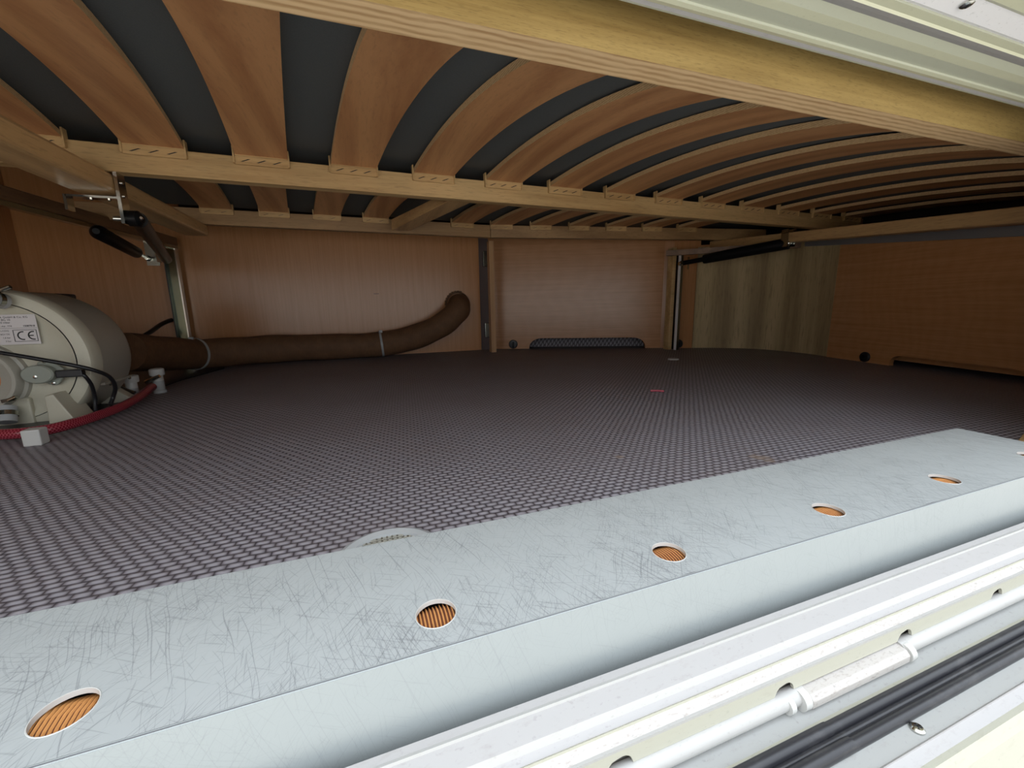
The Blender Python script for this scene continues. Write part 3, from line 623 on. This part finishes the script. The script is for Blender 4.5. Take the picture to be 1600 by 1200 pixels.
# ------------------------------------------------------------------ ledgers, posts, struts
bm = new(); beam(bm, (-0.578,1.78,0.4285), (-0.690,0.62,0.4285), 0.03, 0.028); o = obj('support_bar', bm, M['beech_dark'], bevel=0.002)
tag(o, 'dark brown support bar running to the left rear steel post', 'bar')
bm = new(); beam(bm, (-0.566,1.76,0.4065), (-0.676,0.62,0.4065), 0.016, 0.010); o = obj('angle_strip', bm, M['dull_steel'])
tag(o, 'thin dull metal angle under the left support bar', 'metal strip')
t = thing('steel_post', 'upright shiny steel post at the left rear, brown duct passing its foot', 'post', (-0.585, 1.79, 0), 'steel corner posts')
bm = new(); box(bm, (-0.606, 1.785, 0.0), (-0.572, 1.789, 0.408)); obj('web', bm, mat('dark_steel', (0.16,0.18,0.13), 0.12, 1.0)[0], t)
bm = new(); box(bm, (-0.5735, 1.765, 0.0), (-0.570, 1.789, 0.408)); obj('flange', bm, M['steel'], t); bm = new(); box(bm, (-0.609, 1.77, 0.0), (-0.606, 1.789, 0.408)); obj('flange', bm, M['black'], t)
# right ledger (grey bar on wall) and rear cross piece
def on_r(px, py, off=0.004):
    d = ray(px, py); t = (RA+rn*off-CAM).dot(rn)/d.dot(rn); return CAM + d*t
a, b_, c, d_ = on_r(1262,385), on_r(1600,369), on_r(1600,352), on_r(1262,376)
e = (b_-a)*0.3; b_ = b_+e*0.6; c = c+(c-d_)*0.18
bm = new(); hexa(bm, [a, b_, b_+rn*0.012, a+rn*0.012, d_, c, c+rn*0.012, d_+rn*0.012]); o = obj('support_bar', bm, mat('grey_bar_paint', (0.20,0.20,0.21), 0.35)[0]); tag(o, 'grey metal bar fixed along the top of the right wall', 'bar')
bm = new(); beam(bm, atY(1041,396,1.41), V(1.50,1.10,0.392), 0.02, 0.020); o = obj('support_bar', bm, M['beech_dark']); tag(o, 'dark wooden bar above the right rear gas strut', 'bar')
# right strut
t = thing('gas_strut', 'long black gas strut hanging under the right side rail', 'gas strut', (1.30,1.25,0.35), 'gas struts of the bed base')
p0, p1 = atY(1068,411,1.37), atX(1233,380,1.372)
mm = p0.lerp(p1, 0.22)
bm = new(); cyl(bm, p0, mm, 0.009); obj('rod', bm, M['black_gloss'], t)
bm = new(); tube(bm, [mm, mm+(p1-mm)*0.02, mm+(p1-mm)*0.3, p1], lambda s: 0.0165+0.003*s, 20); obj('cylinder', bm, M['black_gloss'], t)
bm = new(); lathe(bm, p1+V(-0.012,0,0), V(1,0,0), [(0,0.006),(0.002,0.008),(0.014,0.008),(0.016,0.005)]); obj('ball_joint', bm, M['steel'], t)
pt = p1; bm = new(); box(bm, (pt.x-0.022, pt.y-0.010, pt.z-0.012), (pt.x-0.019, pt.y+0.014, pt.z+0.044)); box(bm, (pt.x+0.006, pt.y-0.015, pt.z-0.012), (pt.x+0.009, pt.y+0.012, pt.z+0.045)); box(bm, (pt.x-0.03, pt.y-0.015, pt.z+0.032), (pt.x+0.009, pt.y+0.012, pt.z+0.0345)); obj('bracket', bm, M['dull_steel'], t)
bm = new(); pp = atY(1074,412,1.36); box(bm, (pp.x-0.004,1.352,pp.z-0.022), (pp.x+0.001,1.356,pp.z+0.025)); lathe(bm, atY(1062,412,1.385), V(-0.2,-1,0), [(0,0.008),(0.01,0.008),(0.014,0.004)]); box(bm, (1.2355,1.385,p0.z-0.01),(p0.x,1.389,p0.z+0.01)); obj('pivot', bm, M['steel'], t)
# left strut with its bracket on the side rail end
t = thing('gas_strut', 'short black gas strut slanting from the left side rail bracket', 'gas strut', (-0.45,1.3,0.33), 'gas struts of the bed base')
p0 = atY(216,343,0.985); p1 = atY(260,405,1.58)
bm = new(); tube(bm, [p0, p0.lerp(p1,0.5), p1], 0.0135, 20); obj('cylinder', bm, M['black_gloss'], t)
bm = new(); lathe(bm, p0+V(-0.015,-0.005,0), V(1,-0.15,0), [(0,0.008),(0.004,0.0135),(0.02,0.0135),(0.024,0.008)]); obj('end_cap', bm, M['black_gloss'], t)
bm = new(); cyl(bm, p0+V(-0.035,0.0,0), p0+V(-0.012,0,0), 0.0045); lathe(bm, p0+V(0.0085,-0.012,0.001), V(0.6,-1,0), [(0,0.004),(0.002,0.002)]); obj('pin', bm, M['steel'], t)
bx_ = atY(195,318,0.975)
bm = new(); box(bm, (bx_.x-0.003, 0.958, 0.352), (bx_.x+0.002, 0.985, 0.437)); box(bm, (bx_.x-0.075,0.962,0.3935), (bx_.x,0.982,0.397)); box(bm, (bx_.x-0.078,0.962,0.372), (bx_.x-0.074,0.982,0.397)); obj('bracket', bm, M['steel'], t)
bm = new()
for dz in (0.01, -0.012): lathe(bm, V(bx_.x+0.002, 0.972, 0.412+dz), V(1,0,0), [(0,0.003),(0.002,0.003),(0.003,0.001)], 12)
for dx in (0.02, 0.045): lathe(bm, V(bx_.x-dx, 0.972, 0.3935), V(0,0,-1), [(0,0.003),(0.002,0.003),(0.003,0.001)], 12)
obj('screw', bm, M['steel'], t)
q = atY(239,400,1.60); bm = new(); box(bm, (q.x-0.018,1.60,q.z-0.028), (q.x+0.014,1.604,q.z+0.045)); box(bm, (q.x+0.014,1.57,q.z-0.02),(q.x+0.018,1.604,q.z+0.012)); obj('lower_bracket', bm, M['dull_steel'], t)
t = thing('gas_strut', 'second black gas strut pointing forward below the left support bar', 'gas strut', (-0.55,1.4,0.33), 'gas struts of the bed base')
p0 = atY(150,361,1.15); p1 = atY(229,403,1.59); m1 = p0.lerp(p1,0.72)
bm = new(); tube(bm, [p0, p0.lerp(m1,0.05), m1], lambda s: 0.006+0.009*min(1,s*20), 20); obj('cylinder', bm, M['black_gloss'], t); bm = new(); cyl(bm, m1, p1, 0.005); lathe(bm, p1, (p1-p0), [(-0.006,0.006),(0.004,0.008),(0.01,0.005)]); obj('rod', bm, M['steel'], t)

# ------------------------------------------------------------------ water heater
hx, hz, R_ = -0.601, 0.1145, 0.127
wh = thing('water_heater', 'cream cylindrical water heater on the floor at far left', 'water heater', (hx, 1.15, 0))
bm = new(); lathe(bm, V(hx,1.02,hz), V(0,1,0), [(0,R_-0.003),(0.105,R_-0.002),(0.122,R_-0.006),(0.135,R_-0.018),(0.142,R_-0.04),(0.143,0.02)], 72); obj('casing', bm, M['casing'], wh)
Yf = 0.985
bm = new(); lathe(bm, V(hx,Yf,hz), V(0,1,0), [(0.004,0.001),(0.004,0.07),(0.005,0.092),(0.001,0.100),(0.0,0.1045)], 72, cap=False); obj('end_plate', bm, M['cream_plastic'], wh)
bm = new(); lathe(bm, V(hx,Yf,hz), V(0,1,0), [(0.0035,0.1046),(0.001,0.1060),(0.001,0.1175),(0.003,0.1235),(0.008,0.127),(0.034,0.1275),(0.037,0.1245)], 72, cap=False); obj('rim', bm, M['cream_plastic'], wh)
bm = new(); lathe(bm, V(hx,Yf+0.002,hz), V(0,1,0), [(0,0.1044),(0.0,0.1062)], 72, cap=False); obj('seam', bm, M['ink'], wh)
bm = new(); lathe(bm, V(hx,1.015,hz), V(0,1,0), [(0,0.1285),(0.0,0.1285),(0.004,0.1285)], 72, cap=False)
# lower seam ledge on the casing side
bm.free(); bm = new(); beam(bm, (hx+0.112,1.03,hz-0.055), (hx+0.112,1.135,hz-0.055), 0.012, 0.004); obj('side_rib', bm, M['casing'], wh)
for yy in (1.05, 1.125):
    bm = new(); lathe(bm, V(hx+0.116,yy,hz-0.058), V(1,0,0), [(0,0.003),(0.003,0.003),(0.004,0.001)], 12); obj('screw', bm, M['steel'], wh)
# front foot: wedge gusset
bm = new(); prism(bm, [V(atY(76,660,0.95).x,0.95,0), atY(68,619,0.95), atY(82,616,0.95), V(atY(121,655,0.95).x,0.95,0)], (0,0.06,0)); obj('foot', bm, M['cream_plastic'], wh, bevel=0.002)
bm = new(); prism(bm, [V(hx+0.06,1.12,0.004), V(hx+0.085,1.12,0.038), V(hx+0.125,1.12,0.004)], (0,0.025,0)); obj('foot', bm, M['cream_plastic'], wh, bevel=0.002)
bm = new(); prism(bm, [V(hx-0.036,Yf-0.035,0), V(hx-0.036,Yf-0.030,0.052), V(hx-0.050,Yf-0.030,0.052), V(hx-0.086,Yf-0.035,0)], (0,0.05,0)); obj('foot', bm, M['cream_plastic'], wh, bevel=0.003)
# saddle joining the feet with the end plate
bm = new(); prism(bm, [V(hx-0.05,Yf-0.006,0.001), V(hx-0.05,Yf-0.006,0.05), V(hx+0.03,Yf-0.004,0.05), V(hx+0.03,Yf-0.004,0.001)], (0,0.03,0)); obj('saddle', bm, M['cream_plastic'], wh, bevel=0.003)
# port
pc = V(-0.6285, Yf, 0.088)
bm = new(); lathe(bm, pc, V(0,-1,0), [(-0.004,0.0645),(0.002,0.0625),(0.004,0.058),(0.016,0.0555),(0.018,0.054),(0.018,0.049),(0.014,0.047),(0.009,0.030)], 56, cap=False); obj('port', bm, M['casing'], wh)
bm = new(); lathe(bm, pc, V(0,-1,0), [(0.0085,0.031),(0.0095,0.029),(0.006,0.027),(0.006,0.001)], 40, cap=False); obj('port_liner', bm, M['orange'], wh)
# thermostat
tq_ = atY(60, 585, Yf-0.016); tc_ = V(tq_.x+0.004, Yf-0.001, tq_.z)
def ell(bm, c, a, b2, y0_, y1_, seg=32, t=0.9):
    r1 = [bm.verts.new(c+V(a*math.cos(2*math.pi*k/seg), y0_, b2*math.sin(2*math.pi*k/seg))) for k in range(seg)]
    r2 = [bm.verts.new(c+V(a*math.cos(2*math.pi*k/seg), y1_+0.002, b2*math.sin(2*math.pi*k/seg))) for k in range(seg)]
    r3 = [bm.verts.new(c+V(t*a*math.cos(2*math.pi*k/seg), y1_, t*b2*math.sin(2*math.pi*k/seg))) for k in range(seg)]
    for p_, q_ in ((r1,r2),(r2,r3)):
        for k in range(seg): f = bm.faces.new((p_[k], p_[(k+1)%seg], q_[(k+1)%seg], q_[k])); f.smooth = True
    bm.faces.new(r3); bm.faces.new(r1[::-1])
bm = new(); prism(bm, [tc_+V(x,0,z) for x, z in ((-0.008,0.020),(0.004,0.026),(0.011,0.023),(0.027,0.006),(0.027,-0.005),(0.014,-0.022),(0.005,-0.022),(-0.016,-0.010))], (0,-0.006,0)); th_ = obj('thermostat_plate', bm, M['grey_green'], wh, bevel=0.002)
bm = new(); ell(bm, tc_+V(-0.004,0,0), 0.0225, 0.0165, -0.006, -0.020); o = obj('thermostat_cover', bm, M['grey_green'], wh)
bm = new(); lathe(bm, tc_+V(-0.006,-0.020,-0.004), V(0,-1,0), [(0,0.003),(0.001,0.003),(0.0015,0.001)], 14); obj('screw', bm, M['steel'], wh)
bm = new(); lathe(bm, tc_+V(0.003,-0.006,0.0215), V(0,-1,0), [(0,0.003),(0.001,0.003),(0.0015,0.001)], 14); obj('screw', bm, M['steel'], wh)
bm = new(); lathe(bm, tc_+V(0.009,-0.006,-0.0185), V(0,-1,0), [(0,0.003),(0.001,0.003),(0.0015,0.001)], 14); obj('screw', bm, M['steel'], wh)
bm = new(); p_a, p_b = atY(87,591,Yf-0.02), atY(127,577,Yf-0.02); box(bm, (p_a.x,Yf-0.020,p_a.z), (p_b.x,Yf-0.008,p_b.z)); obj('plug', bm, M['black'], wh, bevel=0.002)
# outlet stubs with screw clamps
for (px, py, hd, nm) in ((20,655,V(0.1,-0.5,-1),'lower'),(0,470,V(-0.2,-1,0.2),'upper')):
    c = atY(px, py, Yf-0.012); hd = hd.normalized()
    if nm == 'lower': c = V(c.x, Yf-0.02, 0.034)
    bm = new(); lathe(bm, c-hd*0.005, hd, [(0,0.013),(0.028,0.013),(0.028,0.011)]); s_ = obj('outlet_stub', bm, M['clear_grey'], wh)
    bm = new(); lathe(bm, c+hd*0.004, hd, [(0,0.0145),(0.008,0.0145)], 28, cap=False); beam(bm, c+V(0.0,-0.004,0.016), c+V(0.020,-0.006,0.020), 0.006, 0.006); cyl(bm, c+V(0.012,-0.010,0.018), c+V(0.023,-0.010,0.023), 0.0035, seg=10); obj('hose_clamp', bm, M['dull_steel'], s_)
bm = new(); box(bm, (-0.70,1.13,0.226),(-0.575,1.19,0.238)); box(bm, (-0.60,1.125,0.16),(-0.59,1.16,0.238)); obj('rear_bracket', bm, M['black'], wh, bevel=0.004)
# label plate with its print
lx0, lx1, lz0_, lz1_ = -0.66, -0.5385, 0.1455, 0.1975
bm = new(); box(bm, (lx0, Yf-0.0012, lz0_), (lx1, Yf-0.0002, lz1_)); lab = obj('rating_label', bm, M['paper'], wh); lab['label'] = 'white rating label with black print and CE mark'
def text(s, x, z, size, parent, right=False, bold=0.0, name='print'):
    cu = bpy.data.curves.new('t', 'FONT'); cu.body = s; cu.size = size; cu.offset = bold; cu.align_x = 'RIGHT' if right else 'LEFT'; cu.extrude = 0.00005
    to = bpy.data.objects.new('t', cu); COL.objects.link(to); dg = bpy.context.evaluated_depsgraph_get()
    me = bpy.data.meshes.new_from_object(to.evaluated_get(dg)); bpy.data.objects.remove(to)
    for v in me.vertices: v.co = V(x+v.co.x, Yf-0.0014+v.co.z, z+v.co.y) - Vector(parent['_w'])
    me.materials.clear(); me.materials.append(M['ink']); o = bpy.data.objects.new(name, me); COL.objects.link(o); o.parent = parent; return o
text('Gerätetechnik GmbH & Co. KG', lx1-0.010, lz1_-0.0060, 0.0046, lab, True)
text('Boiler BG 10', -0.5965, lz1_-0.0105, 0.0046, lab)
text('Flüssiggas 30 mbar', -0.606, lz1_-0.0150, 0.0044, lab)
text('Fabr.-Nr. 774', -0.594, lz1_-0.0212, 0.0040, lab); text('15087818', lx1-0.003, lz1_-0.0212, 0.0040, lab, True, 0.0001)
for i, s in enumerate(('48/10 L/12VG', 'BGV DE', '1,6 bar', '3 bar')): text(s, -0.5770, lz1_-0.0290-i*0.0060, 0.0036, lab, True)
bm = new(); box(bm, (lx0+0.001, Yf-0.0015, lz1_-0.0238), (lx1-0.001, Yf-0.0012, lz1_-0.0234))
fx, fz = -0.5725, lz1_-0.0265
fr = (fx, fx+0.0315, fz-0.0205, fz)
for a in ((fr[0],fr[1],fr[3]-0.0008,fr[3]),(fr[0],fr[1],fr[2],fr[2]+0.0008),(fr[0],fr[0]+0.0008,fr[2],fr[3]),(fr[1]-0.0008,fr[1],fr[2],fr[3])): box(bm, (a[0],Yf-0.0015,a[2]), (a[1],Yf-0.0012,a[3]))
obj('print', bm, M['ink'], lab)
bm = new()
def arcband(cx, cz, ro, ri, a0, a1, seg=18):
    P = [V(cx+ro*math.cos(a0+(a1-a0)*k/seg), Yf-0.0012, cz+ro*math.sin(a0+(a1-a0)*k/seg)) for k in range(seg+1)]
    Q = [V(cx+ri*math.cos(a0+(a1-a0)*k/seg), Yf-0.0012, cz+ri*math.sin(a0+(a1-a0)*k/seg)) for k in range(seg+1)]
    for k in range(seg):
        hexa(bm, [P[k], P[k+1], Q[k+1], Q[k], P[k]+V(0,-0.0003,0), P[k+1]+V(0,-0.0003,0), Q[k+1]+V(0,-0.0003,0), Q[k]+V(0,-0.0003,0)])
cz_ = (fr[2]+fr[3])/2; ro = 0.0078; ri = 0.0059
arcband(fr[0]+0.0125, cz_, ro, ri, math.radians(78), math.radians(282)); arcband(fr[0]+0.0265, cz_, ro, ri, math.radians(78), math.radians(282))
box(bm, (fr[0]+0.0200, Yf-0.0015, cz_-0.0009), (fr[0]+0.0265, Yf-0.0012, cz_+0.0009)); obj('ce_mark', bm, M['ink'], lab)
# flat black sheet on the floor under heater and duct
bm = new(); prism(bm, [V(-0.86,0.93,0.0006), V(-0.50,0.93,0.0006), V(-0.472,1.0,0.0006), V(-0.482,1.14,0.0006), V(-0.51,1.25,0.0006), V(-0.50,1.42,0.0006), V(-0.45,1.66,0.0006), V(-0.50,1.78,0.0006), V(-0.86,1.78,0.0006)], (0,0,0.003)); o = obj('dark_floor_sheet', bm, M['black']); tag(o, 'flat black area on the floor under the water heater', 'mat')

# ------------------------------------------------------------------ cables, hose, valves
def cable(name, pts, r, label, m=M['black'], n_=10):
    bm = new(); tube(bm, spline(pts, n_), r, 12); o = obj(name, bm, m); tag(o, label, 'cable'); return o
cable('power_cable', [atY(-30,547,0.945), atY(0,551,0.945), atY(60,561,0.945), atY(110,570,0.95), atY(145,578,0.96), atY(170,588,0.98), atY(180,604,1.0), atY(177,620,1.01), atY(172,633,1.0)], 0.0035, 'black cable crossing the face of the water heater')
cable('power_cable', [atY(126,583,0.970), atY(134,589,0.970), atY(143,602,0.98), atY(148,620,0.99), atY(149,634,0.99), atY(150,641,0.99)], 0.0032, 'short black cable dropping from the plug of the water heater')
cable('power_cable', [atY(216,530,1.62), atY(236,518,1.68), atY(250,508,1.75), atY(262,502,1.80), atY(268,500,1.82)], 0.007, 'black cable end rising behind the brown duct at left')
hp = [(-0.66,0.935,0.012),(-0.60,0.895,0.012),(-0.55,0.868,0.012),(-0.50,0.868,0.012),(-0.475,0.91,0.0125),(-0.461,1.00,0.013),(-0.463,1.09,0.016),(-0.472,1.19,0.024)]
bm = new(); tube(bm, spline(hp, 14), 0.0086, 20, uv=True); o = obj('water_hose', bm, M['hose']); tag(o, 'red braided hose curving over the floor round the water heater', 'hose')
p = atZ(53, 686, 0.01); bm = new()
box(bm, (p.x-0.011, p.y-0.006, 0.0), (p.x+0.011, p.y+0.014, 0.0255)); o = obj('hose_clip', bm, M['white'], bevel=0.002); tag(o, 'white square clip holding down the red hose', 'clip')
for (x, y, lab_) in ((-0.487, 1.19, 'white capped drain valve nearer the water heater'), (-0.468, 1.245, 'white capped drain valve at the end of the red hose')):
    pb = atY(205 if 'nearer' in lab_ else 245, 600, y); x = pb.x; x = x + (0.0 if 'nearer' in lab_ else 0.004)
    t = thing('drain_valve', lab_, 'valve', (x, y, 0), 'capped drain valves'); hz_ = 0.004 if 'nearer' in lab_ else 0.010
    bm = new(); lathe(bm, V(x,y,0.0), V(0,0,1), [(0,0.0135),(0.006,0.0135),(0.008,0.0115),(0.020+hz_,0.0115)], 28); obj('body', bm, M['clear_grey'], t)
    bm = new(); lathe(bm, V(x,y,0.020+hz_), V(0,0,1), [(0,0.0110),(0.016,0.0110),(0.018,0.010)], 28); obj('neck', bm, M['white'], t)
    bm = new(); lathe(bm, V(x,y,0.034+hz_), V(0,0,1), [(0,0.0145),(0.002,0.0152),(0.012,0.0155),(0.015,0.0148),(0.017,0.011)], 28); obj('cap', bm, M['white'], t)
    bm = new(); a = V(x-0.018,y-0.016,0.030); cyl(bm, a, a+V(0.030,-0.004,0.014 if 'end' in lab_ else -0.014), 0.006, 0.004, 16); obj('nozzle', bm, M['steel'], t)

# ------------------------------------------------------------------ brown duct
dp = [atY(195,550,1.33), atY(250,552,1.47), atY(310,553,1.62), atY(380,548,1.70), atY(450,544,1.745), atY(540,541,1.748), atY(600,537,1.748), atY(650,526,1.745), atY(690,508,1.738), atY(713,488,1.745), atY(717,478,1.775), atY(717,477,1.809)]
dt = thing('air_duct', 'brown flexible air duct lying along the foot of the back wall', 'duct', (0, 1.75, 0))
path = spline(dp, 14)
def dr(s):
    r = 0.049
    if s > 0.86: r = 0.049 - 0.003*(s-0.86)/0.14
    return r + 0.0012*math.sin(s*61)+0.0009*math.sin(s*23)
bm = new(); tube(bm, path, dr, 32); obj('sleeve', bm, M['duct'], dt)
for fpx in (307, 598):
    best = min(path, key=lambda q: abs((q-CAM).dot(RT)/(q-CAM).dot(FW)*FPX+800-fpx)); i = path.index(best); d = (path[i+1]-path[i-1]).normalized()
    bm = new(); lathe(bm, best-d*0.004, d, [(0,0.0505),(0.0,0.052),(0.008,0.052),(0.008,0.0505)], 32, cap=False); box(bm, (best.x-0.006,best.y-0.020,best.z+0.045),(best.x+0.006,best.y-0.010,best.z+0.056)); obj('cable_tie', bm, M['clear_grey'], dt)
bm = new(); c = dp[-1]; lathe(bm, V(c.x-0.004,1.8115,c.z+0.004), V(0,-1,0), [(0,0.055),(0.003,0.054),(0.004,0.047)], 32, cap=False)
for k in range(11):
    a = math.radians(75+k*13); bx0 = V(c.x-0.004+0.0545*math.cos(a),1.806,c.z+0.004+0.0545*math.sin(a)); box(bm, bx0-V(0.004,0.003,0.004), bx0+V(0.004,0.003,0.004))
obj('wall_collar', bm, M['duct'], dt)

# ------------------------------------------------------------------ small things
c = V(0.007, 0.318, 0.0005); t = thing('floor_drain', 'round white plastic floor ring half hidden by the channel cover', 'drain', c)
bm = new(); lathe(bm, c, V(0,0,1), [(0,0.044),(0.003,0.043),(0.0045,0.039),(0.003,0.034),(0.0005,0.033)], 48, cap=False); obj('ring', bm, M['clear_grey'], t)
bm = new(); lathe(bm, c, V(0,0,1), [(0.0003,0.001),(0.0004,0.0335)], 40, cap=False); obj('well', bm, M['ink'], t)
bm = new()
for k in range(-7, 8):
    h_ = math.sqrt(max(0.0325**2-(k*0.0043)**2, 0)); box(bm, (c.x+k*0.0043-0.0008, c.y-h_, 0.001), (c.x+k*0.0043+0.0008, c.y+h_, 0.0024)); box(bm, (c.x-h_, c.y+k*0.0043-0.0008, 0.001), (c.x+h_, c.y+k*0.0043+0.0008, 0.0024))
obj('grid', bm, M['casing'], t)
p = atZ(1052, 561, 0.002); bm = new(); lathe(bm, V(p.x,p.y,0.0003), V(0,0,1), [(0,0.018),(0.003,0.018),(0.004,0.015)], 28); o = obj('pale_disc', bm, M['white']); tag(o, 'small flat pale disc lying on the floor before the right post', 'disc')
p = atZ(1026, 611, 0.002); bm = new(); tube(bm, [V(p.x-0.012,p.y+0.006,0.0025), V(p.x,p.y,0.003), V(p.x+0.012,p.y-0.01,0.0025)], 0.0022, 8); o = obj('scrap', bm, M['hose']); tag(o, 'tiny dark red scrap on the floor', 'scrap')
p = atY(588, 459, 1.811); bm = new(); box(bm, (p.x-0.010,1.8105,p.z-0.001),(p.x+0.010,1.812,p.z+0.001)); obj('scuff', bm, M['ink'], wb)

for o in bpy.data.objects:
    if '_w' in o: del o['_w']
